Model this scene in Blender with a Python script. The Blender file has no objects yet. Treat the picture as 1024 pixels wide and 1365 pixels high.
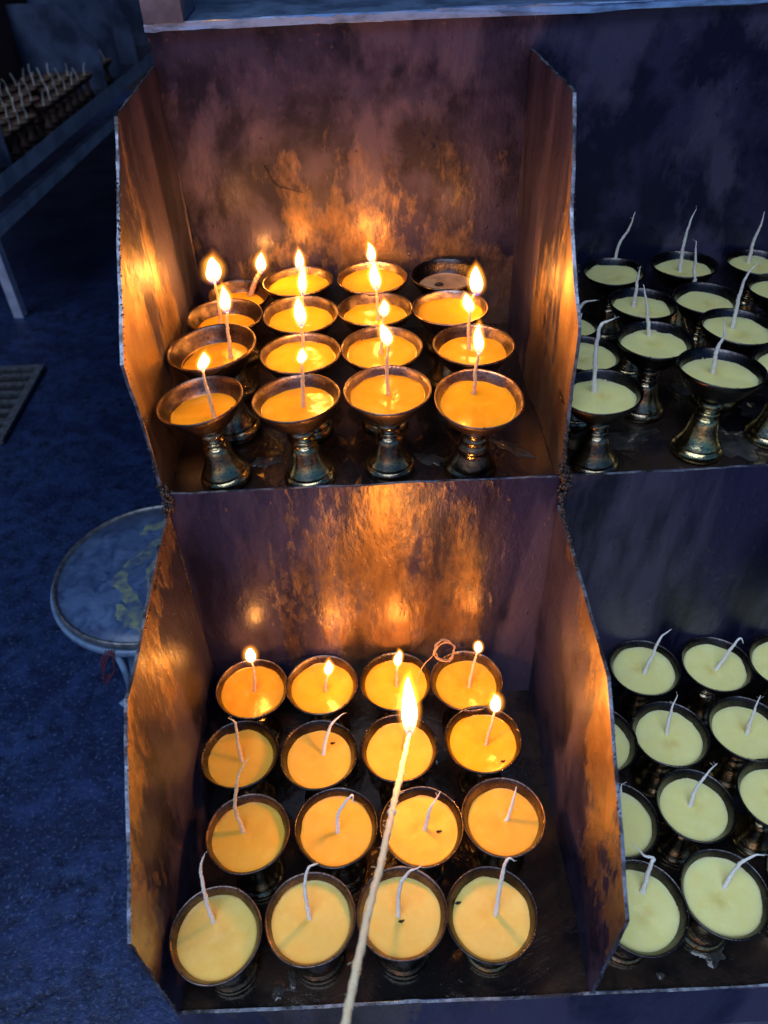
import bpy, bmesh, math, random
from mathutils import Vector, Matrix, noise
R = math.radians
rnd = random.Random(7)
scene = bpy.context.scene
COL = scene.collection

# ------------------------------------------------------------------ helpers
def link(o, parent=None):
    COL.objects.link(o)
    if parent: o.parent = parent
    return o
def mesh_of(name, bm, mats, smooth=False):
    me = bpy.data.meshes.new(name)
    bm.normal_update(); bm.to_mesh(me); bm.free()
    for m in (mats if isinstance(mats, (list, tuple)) else [mats]): me.materials.append(m)
    if smooth: me.polygons.foreach_set('use_smooth', [True]*len(me.polygons))
    return me
def obj(name, me, parent=None, loc=None):
    o = bpy.data.objects.new(name, me)
    if loc is not None: o.location = loc
    return link(o, parent)
def empty(name, loc=(0,0,0), rot=(0,0,0)):
    o = bpy.data.objects.new(name, None); o.empty_display_size = .02
    o.location = loc; o.rotation_euler = rot
    return link(o)
def tag(o, label=None, cat=None, group=None, kind=None):
    if label: o['label'] = label
    if cat: o['category'] = cat
    if group: o['group'] = group
    if kind: o['kind'] = kind
    return o
def lathe(bm, prof, seg=40, mat=0, c=(0,0,0), wob=0):
    rings = []
    for r, z in prof:
        if r < 1e-6: rings.append([bm.verts.new((c[0], c[1], c[2]+z))]); continue
        ring = []
        for i in range(seg):
            a = 2*math.pi*i/seg
            k = 1 + (wob*noise.noise((math.cos(a)*1.7+wob*900, math.sin(a)*1.7, z*60)) if wob else 0)
            ring.append(bm.verts.new((c[0]+r*k*math.cos(a), c[1]+r*k*math.sin(a), c[2]+z)))
        rings.append(ring)
    for a, b in zip(rings, rings[1:]):
        for i in range(seg):
            j = (i+1) % seg
            if len(a) == 1 and len(b) == 1: continue
            if len(a) == 1: f = bm.faces.new((a[0], b[j], b[i]))
            elif len(b) == 1: f = bm.faces.new((a[i], a[j], b[0]))
            else: f = bm.faces.new((a[i], a[j], b[j], b[i]))
            f.material_index = mat
def catmull(pts, n=8):
    P = [Vector(p) for p in pts]
    if len(P) < 3:
        return [P[0].lerp(P[-1], i/n) for i in range(n+1)]
    P = [P[0]*2-P[1]] + P + [P[-1]*2-P[-2]]
    out = []
    for i in range(1, len(P)-2):
        a, b, c, d = P[i-1:i+3]
        for k in range(n):
            t = k/n
            out.append(.5*((2*b)+(c-a)*t+(2*a-5*b+4*c-d)*t*t+(3*b-a-3*c+d)*t**3))
    out.append(P[-2].copy())
    return out
def tube(bm, path, rad, seg=8, mat=0, cap=True, twist=0, lump=0, seed=0):
    rings = []; n = len(path)
    t0 = (path[1]-path[0]).normalized()
    ref = Vector((1,0,0)) if abs(t0.x) < .8 else Vector((0,1,0))
    nrm = t0.cross(ref).normalized(); s = 0
    for i, p in enumerate(path):
        t = (path[min(i+1,n-1)]-path[max(i-1,0)])
        t = t.normalized() if t.length > 1e-9 else t0
        nrm = (nrm - t*nrm.dot(t)).normalized(); b = t.cross(nrm)
        r = rad(i/(n-1)) if callable(rad) else rad
        if i: s += (p-path[i-1]).length
        ring = []
        for k in range(seg):
            a = 2*math.pi*k/seg
            rr = r
            if twist: rr *= 1+.13*math.cos(2*(a+twist*s))+.07*math.cos(3*a+1.7*twist*s)
            if lump: rr *= 1+lump*noise.noise((p.x*400+seed*9.1+math.cos(a), p.y*400+math.sin(a), p.z*400))
            ring.append(bm.verts.new(p+nrm*(rr*math.cos(a))+b*(rr*math.sin(a))))
        rings.append(ring)
    for a, b in zip(rings, rings[1:]):
        for k in range(seg):
            f = bm.faces.new((a[k], a[(k+1)%seg], b[(k+1)%seg], b[k])); f.material_index = mat
    if cap:
        for ring in (list(reversed(rings[0])), rings[-1]):
            f = bm.faces.new(ring); f.material_index = mat
def box(bm, lo, hi, mat=0):
    v = [bm.verts.new((x,y,z)) for z in (lo[2],hi[2]) for y in (lo[1],hi[1]) for x in (lo[0],hi[0])]
    for q in ((0,2,3,1),(4,5,7,6),(0,1,5,4),(2,6,7,3),(0,4,6,2),(1,3,7,5)):
        f = bm.faces.new([v[i] for i in q]); f.material_index = mat
def blob(bm, c, r, sq=(1,1,1), seed=0, sub=2, amp=.35, mat=0):
    g = bmesh.ops.create_icosphere(bm, subdivisions=sub, radius=1)
    for v in g['verts']:
        n = v.co.normalized()
        k = r*(1+amp*noise.noise(n*1.6+Vector((seed*3.7, seed*1.3, 0))))
        v.co = Vector(c)+Vector((n.x*k*sq[0], n.y*k*sq[1], n.z*k*sq[2]))
        for f in v.link_faces: f.material_index = mat; f.smooth = True

# ------------------------------------------------------------------ materials
class NT:
    def __init__(s, name):
        s.m = bpy.data.materials.new(name); s.m.use_nodes = True
        s.n = s.m.node_tree.nodes; s.l = s.m.node_tree.links
        s.b = s.n['Principled BSDF']; s.out = s.n['Material Output']
        s.tc = s.n.new('ShaderNodeTexCoord')
    def noise(s, scale, detail=4, rough=.55, stretch=None, dist=0, off=(0,0,0), src='Object'):
        mp = s.n.new('ShaderNodeMapping'); s.l.new(s.tc.outputs[src], mp.inputs[0])
        mp.inputs['Location'].default_value = off
        if stretch: mp.inputs['Scale'].default_value = stretch
        t = s.n.new('ShaderNodeTexNoise'); s.l.new(mp.outputs[0], t.inputs['Vector'])
        t.inputs['Scale'].default_value = scale; t.inputs['Detail'].default_value = detail
        t.inputs['Roughness'].default_value = rough; t.inputs['Distortion'].default_value = dist
        return t.outputs[0]
    def vor(s, scale, feature='F1', stretch=None):
        mp = s.n.new('ShaderNodeMapping'); s.l.new(s.tc.outputs['Object'], mp.inputs[0])
        if stretch: mp.inputs['Scale'].default_value = stretch
        t = s.n.new('ShaderNodeTexVoronoi'); t.feature = feature
        t.inputs['Scale'].default_value = scale; s.l.new(mp.outputs[0], t.inputs['Vector'])
        return t.outputs['Distance']
    def ramp(s, f, a, b, ca=(0,0,0,1), cb=(1,1,1,1)):
        r = s.n.new('ShaderNodeValToRGB'); s.l.new(f, r.inputs[0])
        r.color_ramp.elements[0].position = a; r.color_ramp.elements[1].position = b
        r.color_ramp.elements[0].color = ca; r.color_ramp.elements[1].color = cb
        return r.outputs[0]
    def mix(s, f, a, b):
        x = s.n.new('ShaderNodeMix'); x.data_type = 'RGBA'
        for i, v in ((0, f), (6, a), (7, b)):
            if hasattr(v, 'is_linked') or hasattr(v, 'node'): s.l.new(v, x.inputs[i])
            else: x.inputs[i].default_value = v if i == 0 else (v if len(v) == 4 else (*v, 1))
        return x.outputs[2]
    def mul(s, a, b, op='MULTIPLY'):
        x = s.n.new('ShaderNodeMath'); x.operation = op
        for i, v in ((0, a), (1, b)):
            if hasattr(v, 'node'): s.l.new(v, x.inputs[i])
            else: x.inputs[i].default_value = v
        return x.outputs[0]
    def rng(s, f, lo, hi):
        x = s.n.new('ShaderNodeMapRange'); s.l.new(f, x.inputs[0])
        x.inputs[3].default_value = lo; x.inputs[4].default_value = hi
        return x.outputs[0]
    def bump(s, h, dist, strength=1, prev=None):
        x = s.n.new('ShaderNodeBump'); s.l.new(h, x.inputs['Height'])
        x.inputs['Distance'].default_value = dist; x.inputs['Strength'].default_value = strength
        if prev: s.l.new(prev, x.inputs['Normal'])
        return x.outputs[0]
    def set(s, **k):
        names = dict(col='Base Color', rough='Roughness', metal='Metallic', nrm='Normal', sss='Subsurface Weight',
                     sr='Subsurface Radius', ss='Subsurface Scale', spec='Specular IOR Level', coat='Coat Weight', cr='Coat Roughness',
                     sheen='Sheen Weight', tw='Transmission Weight')
        for a, v in k.items():
            i = s.b.inputs[names[a]]
            if hasattr(v, 'node'): s.l.new(v, i)
            else: i.default_value = (*v, 1) if a == 'col' and len(v) == 3 else v
        return s.m

def steel(name, stretch, seed, lit_bare, r0=.34, r1=.5, sootlo=.44, soothi=.58, sw=1.0, b1=None, b2=None, soft=(.36,.68), wet=.28):
    # sheet steel: dull wax film and soot over it, bared patches brightened near the flames to paint in candlelight
    # bare: (y weight, z weight, x weight, offset) - how the painted glow on bared steel grows towards the flames
    t = NT(name); off = (seed*1.7, seed*.9, seed*2.3)
    big = t.noise(8, 7, .58, stretch, .25, off)
    med = t.noise(19, 6, .6, stretch, .2, (off[0]+3, off[1], off[2]))
    strk = t.noise(38, 4, .55, (1.6,1.6,.16), 0, (off[0], off[1]+2, off[2]))
    fine = t.noise(170, 4, .65, (1,1,.45)); grain = t.noise(700, 2, .6)
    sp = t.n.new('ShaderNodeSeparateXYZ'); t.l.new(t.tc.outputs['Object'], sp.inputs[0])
    g = t.mul(t.mul(sp.outputs[1], lit_bare[0]), t.mul(sp.outputs[2], lit_bare[1]), 'ADD')
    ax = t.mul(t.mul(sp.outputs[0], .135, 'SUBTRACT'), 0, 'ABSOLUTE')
    g = t.mul(t.mul(g, t.mul(ax, lit_bare[2]), 'ADD'), lit_bare[3], 'ADD')
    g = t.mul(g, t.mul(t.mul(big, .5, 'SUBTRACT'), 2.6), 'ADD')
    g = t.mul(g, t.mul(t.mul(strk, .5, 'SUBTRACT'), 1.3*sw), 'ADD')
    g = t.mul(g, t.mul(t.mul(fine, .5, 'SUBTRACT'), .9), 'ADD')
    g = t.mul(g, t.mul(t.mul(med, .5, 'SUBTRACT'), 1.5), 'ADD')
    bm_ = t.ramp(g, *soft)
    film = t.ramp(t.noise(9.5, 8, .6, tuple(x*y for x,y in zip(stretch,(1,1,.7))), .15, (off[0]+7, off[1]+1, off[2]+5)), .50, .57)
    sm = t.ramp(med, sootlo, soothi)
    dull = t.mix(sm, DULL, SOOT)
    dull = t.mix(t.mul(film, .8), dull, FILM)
    brt = t.mix(t.ramp(med, .42, .6), b1 or BARE_LIT, b2 or BARE_LIT2)
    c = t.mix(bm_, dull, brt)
    dots = t.mul(1.0, t.ramp(t.vor(95, stretch=(1,1,.7)), .05, .13), 'SUBTRACT')
    dm = t.mul(t.ramp(t.noise(14, 3, .5, None, 0, (5,2,off[0])), .5, .6), dots)
    c = t.mix(t.mul(dm, .8), c, (.012,.010,.012))
    rough = t.mul(t.rng(sm, r0, r1), t.mul(film, .1), 'ADD')
    rough = t.mul(rough, t.rng(fine, -.08, .10), 'ADD')
    metal = t.mul(t.mul(bm_, .5), .45, 'ADD')
    n = t.bump(t.noise(6, 2, .5), .012, .35)
    n = t.bump(t.noise(30, 3, .5, (1,1,.4)), .0028, .5, n)
    n = t.bump(fine, .0009, .75, n); n = t.bump(grain, .0003, .6, n)
    n = t.bump(dots, .0006, .6, n); n = t.bump(bm_, .0006, .7, n); n = t.bump(film, .0003, .6, n)
    drop = t.mul(1.0, t.ramp(t.vor(120, stretch=(1,1,.8)), .08, .3), 'SUBTRACT')
    drop = t.mul(drop, t.ramp(t.noise(11, 4, .6, None, 0, (9,off[0],2)), .48, .58))
    cn = t.bump(drop, .0016, .8, t.bump(t.noise(55, 3, .5, (1,1,.35)), .0022, .6))
    t.l.new(cn, t.b.inputs['Coat Normal'])
    return t.set(col=c, rough=rough, metal=metal, nrm=n, spec=.3, coat=wet, cr=.3)
DULL = (.044,.044,.115); SOOT = (.009,.012,.045); FILM = (.105,.095,.185); BARE_LIT = (.56,.43,.29); BARE_LIT2 = (.22,.15,.11)  # the two bare steel colours carry painted candlelight
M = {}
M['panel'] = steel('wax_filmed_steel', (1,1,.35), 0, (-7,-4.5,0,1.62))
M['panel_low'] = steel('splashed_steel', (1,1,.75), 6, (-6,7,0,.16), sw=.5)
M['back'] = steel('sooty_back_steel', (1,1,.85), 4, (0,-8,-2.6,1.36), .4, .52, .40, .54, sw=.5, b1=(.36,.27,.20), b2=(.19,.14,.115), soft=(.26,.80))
M['riser'] = steel('riser_steel', (1,1,.3), 9, (0,.8,-7,.84), .26, .40, b1=(.44,.33,.23), b2=(.17,.12,.095), soft=(.28,.78))  # brighter middle paints in the cord flame's reflection

t = NT('edge_steel'); f = t.noise(220, 4, .7)
e = t.noise(45, 5, .7)
M['edge'] = t.set(col=t.mix(t.ramp(e,.42,.6), t.mix(t.ramp(f,.4,.6), (.36,.42,.55), (.20,.22,.27)), (.04,.04,.05)), metal=.6, rough=t.rng(f,.3,.5), nrm=t.bump(f,.0006,.6))
t = NT('skylit_shelf_steel'); f = t.noise(40, 5, .6, (1,1,3))
M['shelf'] = t.set(col=t.mix(t.ramp(f,.42,.62), (.34,.56,.95), (.15,.25,.46)), metal=.3, rough=t.rng(f,.2,.45), nrm=t.bump(f,.001,.5))  # sky reflection painted into the shelf's blue

t = NT('oily_tray_steel')
a = t.noise(16, 5, .6, None, .8); b = t.noise(130, 4, .6)
c = t.mix(t.ramp(a,.45,.62), (.010,.009,.010), (.035,.023,.018))
M['tray'] = t.set(col=c, metal=.2, spec=.3, rough=t.rng(a,.08,.26), nrm=t.bump(b,.0012,.55,t.bump(a,.004,.6)), coat=.4, cr=.06)

t = NT('charred_crust'); f = t.noise(300, 4, .7)
M['crust'] = t.set(col=t.mix(t.ramp(f,.45,.6), (.018,.014,.014), (.07,.055,.05)), rough=.38, metal=.1, nrm=t.bump(f,.001,.9), coat=.3)

def bronze(name, a, b, r0, r1, metal=1.0):
    t = NT(name); f = t.noise(60, 4, .6); g = t.noise(480, 3, .7); k = t.noise(1100, 2, .6)
    c = t.mix(t.ramp(f,.38,.62), a, b)
    c = t.mix(t.mul(t.ramp(g,.54,.66),.7), c, (.03,.02,.018))
    return t.set(col=c, metal=metal, rough=t.rng(f,r0,r1), nrm=t.bump(k,.00012,.5,t.bump(g,.0005,.5)))
M['bowl'] = bronze('tarnished_bronze', (.19,.155,.145), (.085,.068,.066), .24, .42)
M['bowl2'] = bronze('dark_bronze', (.085,.08,.085), (.035,.034,.04), .18, .38)
M['bowl3'] = bronze('pale_bronze', (.30,.25,.24), (.15,.12,.12), .22, .4)
M['ped'] = bronze('dull_brass', (.62,.50,.28), (.34,.27,.15), .09, .22)
M['ped2'] = bronze('blackened_brass', (.46,.37,.24), (.20,.16,.11), .10, .24)
M['ped3'] = bronze('bright_brass', (.80,.66,.32), (.52,.42,.20), .09, .22)

def wax(name, col, col2, sss=.55, pool=None, r0=.3, r1=.45):
    t = NT(name); f = t.noise(55, 3, .5, src='Object'); g = t.noise(420, 3, .5); h = t.noise(130, 4, .6)
    c = t.mix(t.ramp(f,.35,.7), col, col2)
    # cloudier set patches and the yellower melt around the wick
    c = t.mix(t.mul(t.ramp(h,.5,.7),.35), c, tuple(min(1,x*1.08+.04) for x in col))
    v = t.n.new('ShaderNodeVectorMath'); v.operation = 'DISTANCE'; t.l.new(t.tc.outputs['Object'], v.inputs[0]); v.inputs[1].default_value = (-.003,.0035,.064)
    d = t.mul(v.outputs['Value'], t.mul(t.mul(h,.5,'SUBTRACT'), .010), 'ADD')
    if pool: c = t.mix(t.mul(t.mul(1.0, t.ramp(d,.001,.006), 'SUBTRACT'), .45), c, pool)
    return t.set(col=c, rough=t.rng(f,r0,r1), sss=sss, ss=.012, sr=(1.0,.55,.16), spec=.4,
                 nrm=t.bump(g,.00025,.35,t.bump(f,.0016,.35)))
M['wax'] = wax('candlelit_wax', (.93,.48,.065), (.90,.42,.048), .55, (.75,.32,.025))  # deeper orange copy, candlelight painted into unlit wax near the flames
M['wax2'] = wax('pale_butter_wax', (.93,.81,.36), (.90,.76,.29), .55, (.62,.42,.06))
M['wax3'] = wax('faintly_lit_wax', (.93,.63,.17), (.90,.56,.13), .55, (.78,.42,.06))  # warmer copy for the lower front row, some candlelight painted in
M['molten_lit'] = wax('candlelit_melt', (.92,.43,.020), (.87,.36,.014), .55, (.75,.30,.015), .10, .28)  # melted butter, its orange deepened to paint in candlelight
M['wax_old'] = wax('burnt_out_wax', (.55,.36,.2), (.28,.17,.10), .3)
M['far_wax'] = wax('dull_wax', (.26,.18,.10), (.16,.11,.07), .2)
t = NT('spilled_wax'); f = t.noise(90, 4, .6)
M['spill'] = t.set(col=t.mix(t.ramp(f,.35,.65), (.06,.06,.058), (.022,.02,.02)), rough=.14, sss=.2, ss=.004, nrm=t.bump(f,.001,.6))

def wick(name, col, col2):
    t = NT(name); f = t.noise(700, 3, .6)
    return t.set(col=t.mix(t.ramp(f,.35,.65), col, col2), rough=.75, sss=.35, ss=.0015, sr=(1,.8,.6), nrm=t.bump(f,.0006,.8))
M['wick'] = wick('cotton_wick', (.90,.90,.88), (.74,.73,.70))
M['wick_lit'] = wick('waxed_wick', (.80,.66,.45), (.60,.45,.28))
M['smoky'] = wick('smoked_wick', (.44,.30,.20), (.30,.20,.14))
M['taper'] = wick('waxed_cotton_cord', (.97,.93,.68), (.90,.85,.58))
t = NT('char'); M['char'] = t.set(col=(.012,.01,.009), rough=.8)

def glow(name, ramp, strength, see):
    # a flame gives off light and lets what is behind it through; colour and strength follow its height
    m = bpy.data.materials.new(name); m.use_nodes = True
    n = m.node_tree.nodes; l = m.node_tree.links; n.clear()
    out = n.new('ShaderNodeOutputMaterial'); add = n.new('ShaderNodeAddShader')
    tr = n.new('ShaderNodeBsdfTransparent'); em = n.new('ShaderNodeEmission')
    tr.inputs[0].default_value = (see, see, see, 1)
    tc = n.new('ShaderNodeTexCoord'); sp = n.new('ShaderNodeSeparateXYZ'); r = n.new('ShaderNodeValToRGB')
    l.new(tc.outputs['Generated'], sp.inputs[0]); l.new(sp.outputs[2], r.inputs[0])
    e = r.color_ramp.elements
    e[0].position, e[0].color = ramp[0]; e[1].position, e[1].color = ramp[-1]
    for p, c in ramp[1:-1]:
        q = e.new(p); q.color = c
    l.new(r.outputs[0], em.inputs[0]); em.inputs[1].default_value = strength
    l.new(tr.outputs[0], add.inputs[0]); l.new(em.outputs[0], add.inputs[1]); l.new(add.outputs[0], out.inputs[0])
    m.cycles.emission_sampling = 'NONE'
    return m
M['core'] = glow('flame_core', [(0,(.004,.01,.08,1)),(.13,(.05,.025,.05,1)),(.25,(.5,.24,.08,1)),(.36,(1,.68,.28,1)),(.75,(1,.76,.36,1)),(1,(1,.5,.12,1))], 5, 1)
M['sheath'] = glow('flame_sheath', [(0,(.02,.02,.16,1)),(.2,(.3,.10,.02,1)),(.5,(.9,.38,.05,1)),(.85,(1,.42,.06,1)),(1,(.5,.14,.01,1))], .34, 1)
for k_, s_ in enumerate((.24,.13,.07,.03)): M['halo%d' % k_] = glow('flame_glare', [(0,(0,0,0,1)),(.3,(.5,.16,.012,1)),(.65,(1,.33,.02,1)),(1,(.4,.08,0,1))], s_, 1)  # added glowing shells stand in for lens glare round each flame

t = NT('dark_paving')
a = t.noise(7, 6, .65, None, .5); b = t.noise(48, 5, .72); g = t.noise(210, 3, .7); e = t.noise(17, 5, .7, None, .6, (4,1,0))
c = t.mix(t.ramp(b,.36,.64), (.0015,.004,.018), (.020,.042,.13))
c = t.mix(t.ramp(a,.42,.62), c, (.003,.009,.045))
c = t.mix(t.mul(t.ramp(e,.48,.64),.75), c, (.016,.036,.13))
c = t.mix(t.mul(t.ramp(g,.56,.7),.8), c, (.07,.115,.26))
mp = t.n.new('ShaderNodeMapping'); t.l.new(t.tc.outputs['Object'], mp.inputs[0]); mp.inputs['Rotation'].default_value = (0,0,R(7))
br = t.n.new('ShaderNodeTexBrick'); t.l.new(mp.outputs[0], br.inputs[0])
br.inputs['Color1'].default_value = br.inputs['Color2'].default_value = (0,0,0,1); br.inputs['Mortar'].default_value = (1,1,1,1)
br.inputs['Scale'].default_value = 1; br.inputs['Mortar Size'].default_value = .004; br.inputs['Brick Width'].default_value = .62; br.inputs['Row Height'].default_value = .41
br.inputs['Mortar Smooth'].default_value = .4
c = t.mix(t.mul(br.outputs['Fac'], t.rng(a, .05, .4)), c, (.001,.003,.014))
M['ground'] = t.set(col=c, spec=.3, rough=t.rng(a,.15,.7), nrm=t.bump(g,.001,.5,t.bump(b,.003,.6)))
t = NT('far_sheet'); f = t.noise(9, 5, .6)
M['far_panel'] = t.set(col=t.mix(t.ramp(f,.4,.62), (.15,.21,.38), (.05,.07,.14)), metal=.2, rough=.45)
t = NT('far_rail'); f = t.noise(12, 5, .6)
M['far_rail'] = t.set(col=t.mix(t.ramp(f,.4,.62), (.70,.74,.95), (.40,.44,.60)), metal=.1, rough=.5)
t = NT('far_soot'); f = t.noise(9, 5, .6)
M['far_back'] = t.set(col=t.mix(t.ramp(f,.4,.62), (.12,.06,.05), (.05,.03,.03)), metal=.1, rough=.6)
t = NT('painted_metal'); f = t.noise(30, 4, .6); g = t.noise(240, 3, .6)
M['frame'] = t.set(col=t.mix(t.ramp(f,.4,.62), (.20,.23,.33), (.11,.125,.18)), metal=.25, rough=t.rng(f,.3,.55), nrm=t.bump(g,.0008,.5))
t = NT('blocker_dark'); f = t.noise(4, 6, .6)
M['wall'] = t.set(col=t.mix(t.ramp(f,.4,.6), (.022,.018,.022), (.035,.028,.03)), rough=.8, nrm=t.bump(f,.01,.4))  # dark surface for the added wall and roof
t = NT('table_top')
a = t.noise(9, 6, .7, None, .4); b = t.noise(42, 5, .65, None, .8); sp = t.noise(5, 3, .5, None, 2.6, (2,1,0))
c = t.mix(t.ramp(b,.34,.68), (.02,.045,.13), (.11,.19,.37))
c = t.mix(t.mul(t.ramp(a,.45,.65),.7), c, (.05,.085,.19))
M['ttop'] = t.set(col=c, rough=.35, nrm=t.bump(b,.001,.5))
t = NT('table_wax'); f = t.noise(60, 4, .6)
M['twax'] = t.set(col=t.mix(t.ramp(f,.38,.62), (.06,.10,.20), (.24,.31,.20)), rough=.4, nrm=t.bump(f,.001,.6))
t = NT('pale_enamel'); f = t.noise(70, 4, .6)
M['enamel'] = t.set(col=t.mix(t.ramp(f,.5,.7), (.15,.25,.42), (.08,.14,.25)), rough=.3, nrm=t.bump(f,.0006,.4))
t = NT('red_yarn'); M['yarn'] = t.set(col=(.13,.02,.035), rough=.8)
t = NT('drain_steel'); f = t.noise(90, 4, .6)
M['drain'] = t.set(col=t.mix(t.ramp(f,.4,.6), (.25,.27,.30), (.12,.13,.15)), metal=.7, rough=.4, nrm=t.bump(f,.001,.5))
t = NT('pit'); M['pit'] = t.set(col=(.008,.008,.01), rough=.9)

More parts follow.
